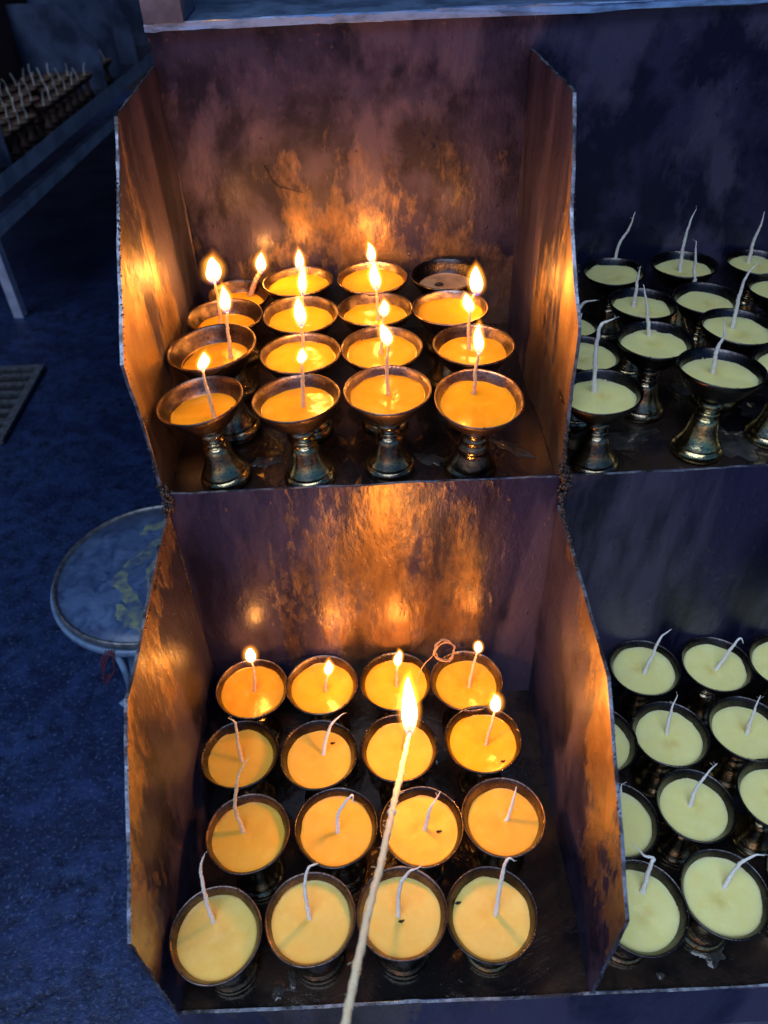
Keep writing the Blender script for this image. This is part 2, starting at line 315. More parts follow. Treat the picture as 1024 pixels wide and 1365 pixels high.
# ------------------------------------------------------------------ measured places
GZ = -.55            # ground
HL = .2444           # drop from the upper tray to the lower one
YB = .238            # back wall of the upper tray
YU = -.003           # lip of the upper tray
YL = -.254           # lip of the lower tray
LAMPS = [
 ('Uf1',(0.0272,0.0242,0.0000),1,[(0.0017,-0.0070,0.0643),(0.0008,-0.0061,0.0806),(0.0008,-0.0054,0.0957)],[(0.0009,-0.0054,0.0951),(0.0057,-0.0054,0.1099),0.0037]),
 ('Uf2',(0.0895,0.0198,0.0000),1,[(0.0004,0.0023,0.0643),(0.0023,0.0031,0.0810),(0.0028,0.0038,0.0955)],[(0.0027,0.0038,0.0944),(0.0047,0.0038,0.1049),0.0030]),
 ('Uf3',(0.1481,0.0268,0.0000),1,[(0.0003,0.0024,0.0643),(0.0004,0.0034,0.0840),(0.0017,0.0043,0.1016)],[(0.0015,0.0043,0.1005),(-0.0009,0.0043,0.1171),0.0037]),
 ('Uf4',(0.2065,0.0205,0.0000),1,[(0.0009,0.0037,0.0643),(0.0013,0.0045,0.0799),(0.0027,0.0053,0.0949)],[(0.0028,0.0053,0.0937),(0.0007,0.0053,0.1168),0.0032]),
 ('Ub1',(0.0281,0.0830,0.0000),1.1,[(0.0048,0.0034,0.0707),(0.0068,0.0042,0.0868),(0.0083,0.0049,0.1007)],[(0.0084,0.0049,0.1001),(0.0088,0.0049,0.1207),0.0038]),
 ('Ub2',(0.0867,0.0785,0.0000),1,[(0.0010,0.0085,0.0643),(0.0015,0.0090,0.0747),(0.0015,0.0096,0.0866)],[(0.0016,0.0096,0.0860),(0.0028,0.0096,0.1106),0.0041]),
 ('Ub3',(0.1462,0.0842,0.0000),1,[(-0.0014,-0.0002,0.0643),(0.0008,0.0005,0.0793),(0.0024,0.0012,0.0938)],[(0.0024,0.0012,0.0927),(0.0023,0.0012,0.1061),0.0035]),
 ('Ub4',(0.2123,0.0805,0.0000),1,[(-0.0013,0.0073,0.0643),(-0.0018,0.0080,0.0782),(-0.0017,0.0086,0.0917)],[(-0.0016,0.0086,0.0905),(-0.0044,0.0086,0.1059),0.0038]),
 ('Uc1',(0.0222,0.1417,0.0000),1,[(-0.0053,0.0106,0.0643),(-0.0042,0.0113,0.0783),(-0.0046,0.0120,0.0932)],[(-0.0048,0.0120,0.0920),(-0.0024,0.0120,0.1151),0.0059]),
 ('Uc2',(0.0823,0.1419,0.0000),1,[(0.0021,0.0063,0.0643),(0.0031,0.0068,0.0738),(0.0037,0.0072,0.0819)],[(0.0038,0.0072,0.0807),(0.0058,0.0072,0.1054),0.0033]),
 ('Uc3',(0.1421,0.1412,0.0000),1,[(0.0025,0.0011,0.0643),(0.0024,0.0017,0.0757),(0.0022,0.0022,0.0862)],[(0.0022,0.0022,0.0849),(-0.0003,0.0022,0.1095),0.0041]),
 ('Uc4',(0.2020,0.1392,0.0000),1,[(0.0164,0.0085,0.0643),(0.0174,0.0088,0.0706),(0.0202,0.0091,0.0761)],[(0.0215,0.0091,0.0741),(0.0215,0.0091,0.1004),0.0051]),
 ('Ud1',(0.0240,0.1990,0.0000),0.88,[(0.0100,0.0155,0.0566),(0.0164,0.0159,0.0644),(0.0218,0.0163,0.0722)],[(0.0218,0.0163,0.0708),(0.0257,0.0163,0.0901),0.0042]),
 ('Ud2',(0.0800,0.1981,0.0000),1,[(-0.0001,0.0086,0.0643),(-0.0002,0.0089,0.0703),(-0.0002,0.0092,0.0762)],[(0.0003,0.0092,0.0749),(0.0002,0.0092,0.0946),0.0035]),
 ('Ud3',(0.1416,0.2011,0.0000),1,[(0.0015,0.0062,0.0643),(0.0006,0.0066,0.0723),(0.0003,0.0070,0.0795)],[(0.0002,0.0070,0.0782),(-0.0015,0.0070,0.0972),0.0035]),
 ('Ud4',(0.2049,0.1997,0.0000),1,[],None),
 ('La1',(0.0239,-0.0376,-0.2444),1,[(0.0026,0.0014,0.0643),(0.0042,0.0063,0.0783),(0.0037,0.0111,0.0921)],[(0.0034,0.0111,0.0902),(0.0046,0.0111,0.1088),0.0040]),
 ('La2',(0.0843,-0.0375,-0.2444),1,[(0.0023,-0.0021,0.0643),(0.0033,0.0009,0.0727),(0.0057,0.0035,0.0802)],[(0.0055,0.0035,0.0782),(0.0080,0.0035,0.0971),0.0034]),
 ('La3',(0.1450,-0.0386,-0.2444),1,[(0.0009,0.0009,0.0643),(0.0012,0.0041,0.0734),(0.0026,0.0075,0.0831)],[(0.0025,0.0075,0.0810),(0.0036,0.0075,0.1018),0.0031]),
 ('La4',(0.2041,-0.0385,-0.2444),1,[(0.0020,-0.0026,0.0643),(0.0047,0.0025,0.0788),(0.0088,0.0081,0.0950)],[(0.0091,0.0081,0.0940),(0.0096,0.0081,0.1085),0.0031]),
 ('Lb1',(0.0229,-0.0998,-0.2444),1,[(-0.0005,-0.0002,0.0643),(-0.0014,0.0055,0.0806),(-0.0012,0.0109,0.0959),(-0.0057,0.0128,0.1014)],None),
 ('Lb2',(0.0844,-0.1008,-0.2444),1,[(0.0015,0.0039,0.0643),(0.0055,0.0089,0.0783),(0.0111,0.0132,0.0907),(0.0196,0.0156,0.0975)],None),
 ('Lb3',(0.1467,-0.1000,-0.2444),1,[(0.0001,0.0026,0.0643),(0.0069,0.0137,0.0960),(0.0165,0.0258,0.1307),(0.0262,0.0302,0.1432),(0.0313,0.0331,0.1514),(0.0391,0.0338,0.1534),(0.0423,0.0312,0.1460),(0.0372,0.0285,0.1383),(0.0295,0.0295,0.1412),(0.0280,0.0323,0.1492),(0.0336,0.0345,0.1555),(0.0407,0.0333,0.1522)],None),
 ('Lb4',(0.2114,-0.0953,-0.2444),1,[(0.0012,-0.0014,0.0643),(0.0043,0.0032,0.0773),(0.0082,0.0089,0.0937)],[(0.0083,0.0089,0.0927),(0.0086,0.0089,0.1141),0.0040]),
 ('Lc1',(0.0341,-0.1630,-0.2444),1,[(-0.0040,0.0052,0.0643),(-0.0075,0.0122,0.0842),(-0.0037,0.0199,0.1063),(0.0001,0.0233,0.1160),(0.0065,0.0268,0.1261)],None),
 ('Lc2',(0.0971,-0.1606,-0.2444),1,[(0.0007,-0.0006,0.0643),(0.0020,0.0036,0.0761),(0.0059,0.0071,0.0862),(0.0128,0.0101,0.0947),(0.0129,0.0079,0.0884)],None),
 ('Lc3',(0.1575,-0.1623,-0.2444),1,[(0.0028,0.0003,0.0643),(0.0069,0.0059,0.0804),(0.0146,0.0109,0.0947)],None),
 ('Lc4',(0.2179,-0.1576,-0.2444),1,[(0.0022,-0.0000,0.0643),(0.0062,0.0054,0.0798),(0.0086,0.0094,0.0912)],None),
 ('Ld1',(0.0198,-0.2247,-0.2444),1,[(-0.0033,0.0052,0.0643),(-0.0057,0.0129,0.0862),(-0.0054,0.0211,0.1096),(-0.0013,0.0252,0.1213)],None),
 ('Ld2',(0.0807,-0.2212,-0.2444),1,[(-0.0008,0.0016,0.0643),(-0.0016,0.0095,0.0866),(0.0015,0.0161,0.1056),(0.0085,0.0176,0.1100)],None),
 ('Ld3',(0.1407,-0.2206,-0.2444),1,[(-0.0020,0.0003,0.0643),(-0.0008,0.0074,0.0846),(0.0048,0.0122,0.0985),(0.0139,0.0142,0.1040)],None),
 ('Ld4',(0.2020,-0.2203,-0.2444),1,[(0.0010,-0.0011,0.0643),(0.0040,0.0079,0.0900),(0.0078,0.0142,0.1080),(0.0126,0.0137,0.1065)],None),
 ('Rg1',(0.2975,0.0184,0.0000),0.93,[(-0.0060,0.0103,0.0598),(-0.0087,0.0117,0.0875),(-0.0083,0.0126,0.1065),(-0.0045,0.0128,0.1106),(0.0006,0.0129,0.1124)],None),
 ('Rg2',(0.3758,0.0297,0.0000),1,[(0.0013,0.0086,0.0643),(-0.0006,0.0094,0.0794),(0.0014,0.0100,0.0905),(-0.0002,0.0106,0.1037)],None),
 ('Rh1',(0.2960,0.0780,0.0000),0.85,[(-0.0003,0.0222,0.0547),(-0.0007,0.0231,0.0720),(0.0007,0.0234,0.0791)],None),
 ('Rh2',(0.3497,0.0836,0.0000),0.93,[(0.0010,0.0172,0.0598),(-0.0043,0.0183,0.0801),(-0.0104,0.0192,0.0991)],None),
 ('Rh3',(0.4118,0.0949,0.0000),0.95,[(0.0030,0.0079,0.0611),(0.0018,0.0091,0.0841),(0.0030,0.0099,0.1013),(0.0093,0.0104,0.1106)],None),
 ('Rh4',(0.4351,0.0431,0.0000),0.93,[(0.0079,0.0130,0.0598),(0.0036,0.0140,0.0794),(0.0031,0.0147,0.0935)],None),
 ('Ri1',(0.2965,0.1270,0.0000),0.82,[(0.0130,0.0329,0.0527),(0.0186,0.0332,0.0577),(0.0283,0.0333,0.0592)],None),
 ('Ri2',(0.3556,0.1453,0.0000),0.9,[(-0.0026,0.0067,0.0579),(-0.0033,0.0077,0.0763),(-0.0026,0.0083,0.0898)],None),
 ('Ri3',(0.4122,0.1530,0.0000),0.88,[(-0.0002,0.0268,0.0566),(-0.0045,0.0279,0.0793),(-0.0076,0.0287,0.0962)],None),
 ('Ri4',(0.4755,0.1590,0.0000),0.9,[(0.0088,0.0147,0.0579),(0.0064,0.0157,0.0772),(0.0067,0.0165,0.0926)],None),
 ('Rj1',(0.3515,0.2085,0.0000),0.88,[(0.0059,0.0228,0.0566),(0.0073,0.0236,0.0733),(0.0141,0.0244,0.0880),(0.0170,0.0251,0.1019)],None),
 ('Rj2',(0.4113,0.2065,0.0000),0.93,[(-0.0027,0.0030,0.0598),(-0.0043,0.0040,0.0802),(-0.0030,0.0049,0.0984),(0.0008,0.0055,0.1099)],None),
 ('Rj3',(0.4739,0.2085,0.0000),0.9,[(-0.0012,0.0120,0.0579),(-0.0015,0.0129,0.0764),(0.0008,0.0136,0.0898),(0.0015,0.0142,0.1011)],None),
 ('Sk1',(0.3552,-0.0348,-0.2444),0.97,[(-0.0016,-0.0012,0.0624),(0.0040,0.0048,0.0795),(0.0100,0.0102,0.0949),(0.0173,0.0124,0.1013)],None),
 ('Sk2',(0.4135,-0.0348,-0.2444),0.97,[(0.0013,-0.0002,0.0624),(0.0095,0.0048,0.0766),(0.0165,0.0092,0.0892),(0.0208,0.0077,0.0849)],None),
 ('Sk3',(0.4725,-0.0379,-0.2444),1,[(0.0044,0.0064,0.0643),(0.0059,0.0136,0.0850),(0.0105,0.0171,0.0950)],None),
 ('Sm1',(0.2968,-0.0985,-0.2444),1,[(0.0040,0.0047,0.0643),(0.0064,0.0106,0.0810),(0.0086,0.0140,0.0908)],None),
 ('Sm2',(0.3561,-0.0979,-0.2444),0.98,[(-0.0005,0.0046,0.0630),(-0.0001,0.0101,0.0785),(0.0039,0.0160,0.0955)],None),
 ('Sm3',(0.4167,-0.0958,-0.2444),0.97,[(0.0015,0.0002,0.0624),(0.0033,0.0058,0.0784),(0.0067,0.0113,0.0940)],None),
 ('Sn1',(0.2975,-0.1615,-0.2444),0.95,[(0.0025,0.0049,0.0611),(0.0034,0.0106,0.0774),(0.0043,0.0139,0.0870)],None),
 ('Sn2',(0.3562,-0.1533,-0.2444),0.94,[(-0.0007,0.0017,0.0604),(0.0034,0.0080,0.0786),(0.0143,0.0138,0.0952)],None),
 ('Sn3',(0.4172,-0.1509,-0.2444),0.96,[(0.0042,0.0052,0.0617),(0.0060,0.0109,0.0780),(0.0121,0.0153,0.0905)],None),
 ('Sq1',(0.2975,-0.2192,-0.2444),1,[(0.0052,0.0062,0.0643),(0.0085,0.0143,0.0875),(0.0101,0.0158,0.0917),(0.0028,0.0172,0.0958),(-0.0048,0.0204,0.1048)],None),
 ('Sq2',(0.3551,-0.2138,-0.2444),0.97,[(0.0027,0.0020,0.0624),(0.0082,0.0072,0.0773),(0.0162,0.0107,0.0874),(0.0259,0.0112,0.0887)],None),
 ('Sq3',(0.4179,-0.2110,-0.2444),1,[(0.0034,0.0018,0.0643),(0.0050,0.0084,0.0832),(0.0077,0.0127,0.0953)],None),
]

# ------------------------------------------------------------------ the setting
bm = bmesh.new(); s = 40
bmesh.ops.create_grid(bm, x_segments=2, y_segments=2, size=s)
tag(obj('ground', mesh_of('ground', bm, M['ground']), loc=(0,0,GZ)), kind='structure')
bm = bmesh.new(); box(bm, (-6,3.6,GZ-.02), (5,3.8,2.2))  # unseen wall, added to block sky light and darken the far left
tag(obj('blocker_wall', mesh_of('blocker_wall', bm, M['wall'])), 'unseen dark wall added behind the candle racks to darken the background', 'wall')
bm = bmesh.new(); box(bm, (-1.05,-.14,1.0), (2.6,3.59,1.05))  # unseen slab, added to cast shade over the yard behind
for x in (2.0,2.45): box(bm, (x,.36,GZ), (x+.08,.44,.999))
tag(obj('shade_roof', mesh_of('shade_roof', bm, M['wall'])), 'unseen dark roof on two posts, added to shade the yard and far rack', 'roof')

# ------------------------------------------------------------------ racks
def plate(bm, pts, axis, pos, th, step=.007, jit=.0007, wav=.0008, seed=0):
    # a sheet of metal cut to an outline, its edges a little uneven; axis 0: outline in y,z - axis 1: outline in x,z
    P = []
    for a, b in zip(pts, pts[1:]+pts[:1]):
        n = max(1, int(math.hypot(b[0]-a[0], b[1]-a[1])/step))
        for i in range(n):
            u = a[0]+(b[0]-a[0])*i/n; v = a[1]+(b[1]-a[1])*i/n
            k = noise.noise_vector((u*90+seed*5, v*90, seed*2.0))
            P.append((u+k.x*jit*2, v+k.y*jit*2))
    def mk(off):
        out = []
        for u, v in P:
            w = wav*2*noise.noise((u*11+seed*7, v*11, 3.0+seed))
            out.append(bm.verts.new((pos+off+w, u, v) if axis == 0 else (u, pos+off+w, v)))
        return out
    A = mk(-th/2); B = mk(th/2); n = len(P)
    f1 = bm.faces.new(A); f2 = bm.faces.new(list(reversed(B)))
    for i in range(n):
        j = (i+1) % n
        f = bm.faces.new((A[j], A[i], B[i], B[j])); f.material_index = 1
    bmesh.ops.triangulate(bm, faces=[f1, f2])
    bmesh.ops.recalc_face_normals(bm, faces=bm.faces)
def crust(bm, pts, n, r, spread, seed):
    q = random.Random(seed)
    for i in range(n):
        k = q.random()*(len(pts)-1); a = Vector(pts[int(k)]); b = Vector(pts[min(int(k)+1, len(pts)-1)])
        c = a.lerp(b, k-int(k))+Vector((q.uniform(-1,1), q.uniform(-1,1), q.uniform(-1,1)))*spread
        blob(bm, c, r*q.uniform(.35,1), (q.uniform(.6,1.3), q.uniform(.6,1.3), q.uniform(.6,1.5)), seed*10+i, 1, .5)
def make_rack(root, xs, near):
    x0, x1 = xs[0]-.001, xs[-1]+.001
    Z = -root.location.z if near else 0
    def part(name, bm, mats, parent=root, smooth=False):
        o = obj(name, mesh_of(name, bm, mats, smooth), parent)
        o.location = (0,0,-GZ) if parent is root else (0,0,0)
        return o
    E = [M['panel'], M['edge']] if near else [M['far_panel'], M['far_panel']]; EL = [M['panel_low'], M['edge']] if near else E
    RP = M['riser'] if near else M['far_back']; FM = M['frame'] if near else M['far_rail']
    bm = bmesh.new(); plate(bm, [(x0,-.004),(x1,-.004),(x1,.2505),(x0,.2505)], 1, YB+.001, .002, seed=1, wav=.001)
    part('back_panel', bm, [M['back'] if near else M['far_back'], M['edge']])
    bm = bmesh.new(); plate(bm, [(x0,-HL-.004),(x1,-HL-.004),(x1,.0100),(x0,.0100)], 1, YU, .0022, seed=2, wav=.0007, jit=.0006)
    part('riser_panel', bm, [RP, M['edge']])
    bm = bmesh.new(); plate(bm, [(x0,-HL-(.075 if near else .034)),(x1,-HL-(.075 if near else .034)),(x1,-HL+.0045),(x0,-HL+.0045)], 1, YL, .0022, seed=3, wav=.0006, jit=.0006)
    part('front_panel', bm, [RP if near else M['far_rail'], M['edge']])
    bm = bmesh.new(); box(bm, (x0, YU+.0012, -.003), (x1, YB-.0002, 0)); tu = part('tray', bm, M['tray'])
    bm = bmesh.new(); box(bm, (x0, YL+.0012, -HL-.003), (x1, YU-.0013, -HL)); tl = part('tray', bm, M['tray'])
    for i, x in enumerate(xs):
        dl = .004*(1-min(i,1))
        bm = bmesh.new()
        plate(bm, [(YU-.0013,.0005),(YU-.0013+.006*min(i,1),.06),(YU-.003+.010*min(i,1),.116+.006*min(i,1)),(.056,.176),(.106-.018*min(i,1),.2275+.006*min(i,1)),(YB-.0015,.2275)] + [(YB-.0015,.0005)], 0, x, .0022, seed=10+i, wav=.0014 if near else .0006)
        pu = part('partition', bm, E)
        bm = bmesh.new()
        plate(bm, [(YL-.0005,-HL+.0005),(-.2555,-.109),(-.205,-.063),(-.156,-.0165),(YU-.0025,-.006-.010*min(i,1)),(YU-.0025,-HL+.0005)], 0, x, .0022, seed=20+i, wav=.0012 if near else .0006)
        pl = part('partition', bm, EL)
        if near and i < 2:
            sgn = 1
            bm = bmesh.new()
            crust(bm, [(x,YU+.002+.006*i,.075),(x,YU,.03),(x,YU,.004)], 160, .0013, .0010, 31+i)
            crust(bm, [(x,YU,.016),(x+.004,YU,.006),(x,YU-.002,-.004)], 150, .0019, .0032, 41+i)
            crust(bm, [(x,YU+.002+.006*i,.07),(x,YU+.010*i,.116),(x,.03,.15),(x,.085,.21)], 130, .0008, .0007, 71+i)
            part('soot_crust', bm, M['crust'], pu)
            bm = bmesh.new()
            crust(bm, [(x,YU-.003,-.004),(x,-.02,-.012),(x,-.07,-.0165)], 150, .0011, .0009, 51+i)
            crust(bm, [(x+.001,YU-.003,-.012),(x+.001,YU-.003,-.09)], 90, .0011, .0011, 61+i)
            crust(bm, [(x,-.06,-.0165-.004*i),(x,-.10,-.0165-.002*i),(x,-.155,-.017),(x,-.205,-.063),(x,-.2555,-.112),(x,-.2545,-.20),(x,-.254,-.24)], 260, .0008, .0007, 81+i)
            part('soot_crust', bm, M['crust'], pl)
    # top shelf with its turned edge and corner post
    bm = bmesh.new()
    plate(bm, [(x0,.2505),(x1,.2505),(x1,.2552),(x0,.2552)], 1, YB-.004, .003, seed=5, wav=.001, jit=.001)
    for f in bm.faces: f.material_index = 1
    box(bm, (x0, YB-.0024, .2515), (x1, .62, .2545), 1)
    part('top_shelf', bm, [M['panel'], M['shelf']])
    bm = bmesh.new(); box(bm, (xs[0]-.0005, YB-.008, .2554), (xs[0]+.028, YB+.048, .43)); part('corner_post', bm, M['frame'])
    for lx in (x0+.012, x1-.012):
        for ly in (YL+.016, .60):
            bm = bmesh.new(); top = -HL-.0035 if ly < 0 else .251
            box(bm, (lx-.012, ly-.012, GZ), (lx+.012, ly+.012, top)); part('leg', bm, FM)
    for z, y0 in ((-.325, YL+.005), (-.325, .595)):
        bm = bmesh.new(); box(bm, (x0+.0245, y0, z-.03), (x1-.0245, y0+.02, z)); part('rail', bm, FM)
    return tu, tl
rack = empty('candle_rack', (0,0,GZ))
tag(rack, 'near two tier sooty steel candle rack with clipped partitions holding large lamps', 'candle rack')
TU, TL = make_rack(rack, [-.0135, .2685, .5505], True)

# pools and flakes of spilled wax on the trays
def spill(tray, x, y, z, rx, ry, rot, seed):
    bm = bmesh.new(); n = 44; ring = []; top = []
    for i in range(n):
        a = 2*math.pi*i/n; k = 1+.5*noise.noise((math.cos(a)*1.5+seed*3, math.sin(a)*1.5, seed*1.9))+.45*noise.noise((math.cos(a)*3.4+seed*3, math.sin(a)*3.4, seed*2.9))
        u, v = rx*k*math.cos(a), ry*k*math.sin(a)
        c, s_ = math.cos(rot), math.sin(rot)
        ring.append(bm.verts.new((x+u*c-v*s_, y+u*s_+v*c, z+.0002)))
        top.append(bm.verts.new((x+.86*(u*c-v*s_), y+.86*(u*s_+v*c), z+.0011)))
    for i in range(n): bm.faces.new((ring[i], ring[(i+1)%n], top[(i+1)%n], top[i]))
    bm.faces.new(top)
    o = obj('wax_spill', mesh_of('wax_spill', bm, M['spill'], True), tray)
q = random.Random(3)
for x, y, rx, ry, r in ((.056,.042,.014,.006,.3),(.178,.036,.012,.006,-.5),(.240,.045,.018,.006,-.7),
                        (.330,.048,.022,.011,.3),(.405,.042,.016,.024,.5),(.40,.115,.016,.010,0),(.44,.075,.010,.012,.4)):
    spill(TU, x, y, 0, rx, ry, r, q.random()*9)
for x, y, rx, ry, r in ((.053,-.243,.005,.004,1.2),(.062,-.236,.0025,.006,.2),(.178,-.065,.014,.009,.2),
                        (.318,-.244,.003,.0025,0),(.355,-.228,.012,.012,.2)):
    spill(TL, x, y, -HL, rx, ry, r, q.random()*9)
# a loose thread of wick stuck to the back wall by its wax
TH = ((.0583,.2365,.1518),(.0615,.2367,.1433),(.0656,.2365,.1365),(.0751,.2367,.1331),(.0872,.2365,.1295))
bm = bmesh.new(); tube(bm, catmull([Vector(p) for p in TH], 8), lambda t: .0006*(1-.5*t), 6, 0, True, 700, .3)
bp = [o for o in rack.children if o.name.startswith('back_panel')][0]
obj('stuck_thread', mesh_of('stuck_thread', bm, M['spill'], True), bp)

# ------------------------------------------------------------------ butter lamps
def bowl_mesh(mat, seed):
    bm = bmesh.new()
    lathe(bm, [(.0065,.0478),(.0115,.0490),(.0170,.0512),(.0206,.0545),(.0232,.0583),(.0256,.0618),(.0278,.0650),(.0296,.0678),(.0302,.0692),(.0300,.0702),(.0294,.0704),(.0286,.0697),(.0276,.0682),(.0264,.0658),(.0257,.0640),(.0235,.0590),(.0190,.0555),(0,.054)], 56, 0, wob=.012+.004*(seed % 4))
    # stray crumbs of wax on the rim
    q = random.Random(seed)
    for i in range(9):
        a = q.random()*6.28
        blob(bm, (.0292*math.cos(a), .0292*math.sin(a), .0701), q.uniform(.0003,.0009), (1,1,.6), i, 1, .4, 1)
    return mesh_of('bowl', bm, [mat, M['spill']], True)
def ped_mesh(mat, v):
    bm = bmesh.new()
    if v == 0:
        pr = [(.0068,.0482),(.0058,.0470),(.0052,.0460),(.0062,.0452),(.0080,.0440),(.0089,.0420),(.0086,.0402),(.0070,.0386),(.0052,.0374),(.0049,.0368),(.0068,.0362),(.0081,.0352),(.0081,.0344),(.0068,.0335),(.0056,.0329),(.0058,.0324),(.0078,.0316),(.0092,.0298),(.0101,.0270),(.0106,.0235),(.0113,.0195),(.0127,.0152),(.0147,.0115),(.0162,.0095),(.0164,.0087),(.0158,.0081),(.0166,.0074),(.0180,.0062),(.0188,.0042),(.0188,.0016),(.0180,.0002),(0,.0002)]
    else:
        pr = [(.0068,.0478),(.0058,.0455),(.0060,.0430),(.0076,.0420),(.0084,.0405),(.0076,.0390),(.0064,.0382),(.0090,.0360),(.0098,.0340),(.0090,.0320),(.0100,.0306),(.0116,.0280),(.0118,.0255),(.0112,.0244),(.0128,.0215),(.0150,.0165),(.0166,.0120),(.0170,.0104),(.0184,.0092),(.0194,.0066),(.0194,.0030),(.0186,.0002),(0,.0002)]
    lathe(bm, pr, 44)
    return mesh_of('pedestal', bm, mat, True)
def wax_mesh(mat, seed):
    bm = bmesh.new(); seg = 44; rr = [.0262,.0256,.0250,.0240,.022,.019,.016,.013,.010,.007,.0045,.0028]
    prev = None
    for k, r in enumerate(rr):
        ring = []
        for i in range(seg):
            a = 2*math.pi*i/seg; x, y = r*math.cos(a), r*math.sin(a)
            z = .0643 + .0007*math.exp(-(.0262-r)/.0006) + .00035*noise.noise((x*110+seed*5, y*110, 0)) - .0006*math.exp(-((x-.0015)**2+(y-.002)**2)/(.004**2))
            cr_ = noise.noise((math.cos(a)*2.2+seed*4, math.sin(a)*2.2, 1.0))
            z += .0009*noise.noise((x*38+seed*2, y*38, 5.0)) - .0006*(1-(r/.0262)**2)
            if k == 0: z = .0652+.0011*cr_
            elif k < 4: z += (.0008*cr_ + .0005*noise.noise((math.cos(a)*7, math.sin(a)*7, seed*3.0)))*(1-k/4)
            ring.append(bm.verts.new((x, y, z)))
        if prev:
            for i in range(seg): bm.faces.new((prev[i], prev[(i+1)%seg], ring[(i+1)%seg], ring[i]))
        prev = ring
    bm.faces.new(prev)
    low = [(.0255,.0635),(.0225,.058),(.018,.0562)]
    g = bmesh.new(); g.free()
    lathe(bm, [(0,.0602),(.0212,.0604),(.0242,.0622),(.0256,.0638),(.0262,.0652)], seg)
    bmesh.ops.remove_doubles(bm, verts=bm.verts, dist=1e-6)
    bmesh.ops.recalc_face_normals(bm, faces=bm.faces)
    return mesh_of('wax', bm, mat, True)
BOWL = {k: [bowl_mesh(M[k], i*4+v) for v in range(3)] for i, k in enumerate(('bowl','bowl2','bowl3'))}
PED = {(k, v): ped_mesh(M[k], v) for k in ('ped','ped2','ped3') for v in (0,1)}
WAX = {'wax': [wax_mesh(M['wax'], i) for i in range(4)], 'wax2': [wax_mesh(M['wax2'], 5+i) for i in range(3)], 'wax3': [wax_mesh(M['wax3'], 21+i) for i in range(3)], 'wax_old': [wax_mesh(M['wax_old'], 11)], 'molten_lit': [wax_mesh(M['molten_lit'], 15+i) for i in range(4)]}
def wick_mesh(pts, r0, mat, seed, burnt, frayed):
    P = [Vector(p) for p in pts]
    P[0] = P[0]-(P[1]-P[0]).normalized()*.0025
    path = catmull(P, 12 if len(P) < 6 else 9)
    q = random.Random(seed)
    for i, p in enumerate(path):
        k = noise.noise_vector((p.x*140+seed*3, p.y*140, p.z*140))
        path[i] = p+k*.0007*min(1, i/6)
    bm = bmesh.new()
    tip = .16 if not burnt else .6
    tube(bm, path, lambda t: r0*(1.25-.25*min(1,t*6))*(1-(1-tip)*t**1.6), 9, 0, True, 900, .35, seed)
    if burnt:
        d = (path[-1]-path[-2]).normalized()
        tube(bm, [path[-1]-d*.0012, path[-1]+d*.0008, path[-1]+d*.0022+Vector((.0005,0,0))], lambda t: r0*.62*(1-.5*t), 7, 1, True, 0, .4, seed)
    if frayed:
        for k in range(2):
            b = path[-1-q.randint(0,5)]; d = (path[-1]-path[-3]).normalized()
            v = d*.6+Vector((q.uniform(-1,1), q.uniform(-.4,.8), q.uniform(-.5,.6)))
            L = q.uniform(.002,.004)
            tube(bm, catmull([b, b+v*L*.5, b+v*L+Vector((q.uniform(-1,1),0,-.4))*L*.4], 3), .00011, 4, 0)
    bm.normal_update()
    me = mesh_of('wick', bm, [mat, M['char']], True)
    return me
def flame_mesh(A, B, rad, kr, lo, hi, mat, round_=False):
    A, B = Vector(A), Vector(B); L = B-A
    if round_: prof = [(math.sin(math.pi*t/14)**.8 if 0 < t < 14 else 0, t/14) for t in range(15)]
    else: prof = [(0,0),(.34,.03),(.62,.10),(.86,.2),(.98,.31),(1,.4),(.95,.5),(.82,.61),(.62,.73),(.40,.84),(.20,.93),(0,1)]
    bm = bmesh.new(); seg = 18; rings = []
    side = Vector((L.x, L.y, 0))
    for r, t in prof:
        tt = lo+(hi-lo)*t
        k = max(tt, 0)**1.5*rad*.9
        c = A+Vector((0,0,L.z*tt))+side*(max(tt,0)**1.6)+Vector((noise.noise((A.x*900+tt*1.8, A.z*900, 0))*k, noise.noise((A.x*900, tt*1.8, A.y*900))*k, 0))
        if r == 0: rings.append([bm.verts.new(c)]); continue
        rings.append([bm.verts.new(c+Vector((math.cos(2*math.pi*i/seg), math.sin(2*math.pi*i/seg), 0))*(r*rad*kr)) for i in range(seg)])
    for a, b in zip(rings, rings[1:]):
        for i in range(seg):
            j = (i+1) % seg
            if len(a) == 1: bm.faces.new((a[0], b[j], b[i]))
            elif len(b) == 1: bm.faces.new((a[i], a[j], b[0]))
            else: bm.faces.new((a[i], a[j], b[j], b[i]))
    bmesh.ops.recalc_face_normals(bm, faces=bm.faces)
    return mesh_of('flame', bm, mat, True)
def add_flame(root, A, B, rad, power, big_glare):
    f = obj('flame', flame_mesh(A, B, rad, 1.0, 0, .97, M['core']), root)
    obj('sheath', flame_mesh(A, B, rad, 1.28, -.03, 1.09, M['sheath']), f)
    v = .42 if not big_glare else .66
    for k in range(4):
        obj('glare', flame_mesh(A, B, rad, 1.34+v*(k+1)/4, -.04-.02*k, 1.10+v*.09*(k+1), M['halo%d' % k]), f)
    l = bpy.data.lights.new('flame_light', 'POINT'); l.energy = power; l.color = FLAME_COL; l.shadow_soft_size = min(.0026, rad*.55) if rad < .005 else .011
    lo = bpy.data.objects.new('flame_light', l); link(lo, f); lo.location = Vector(A).lerp(Vector(B), .42)
    return f
FLAME_COL = (1.0, .31, .028)
POWER = .090
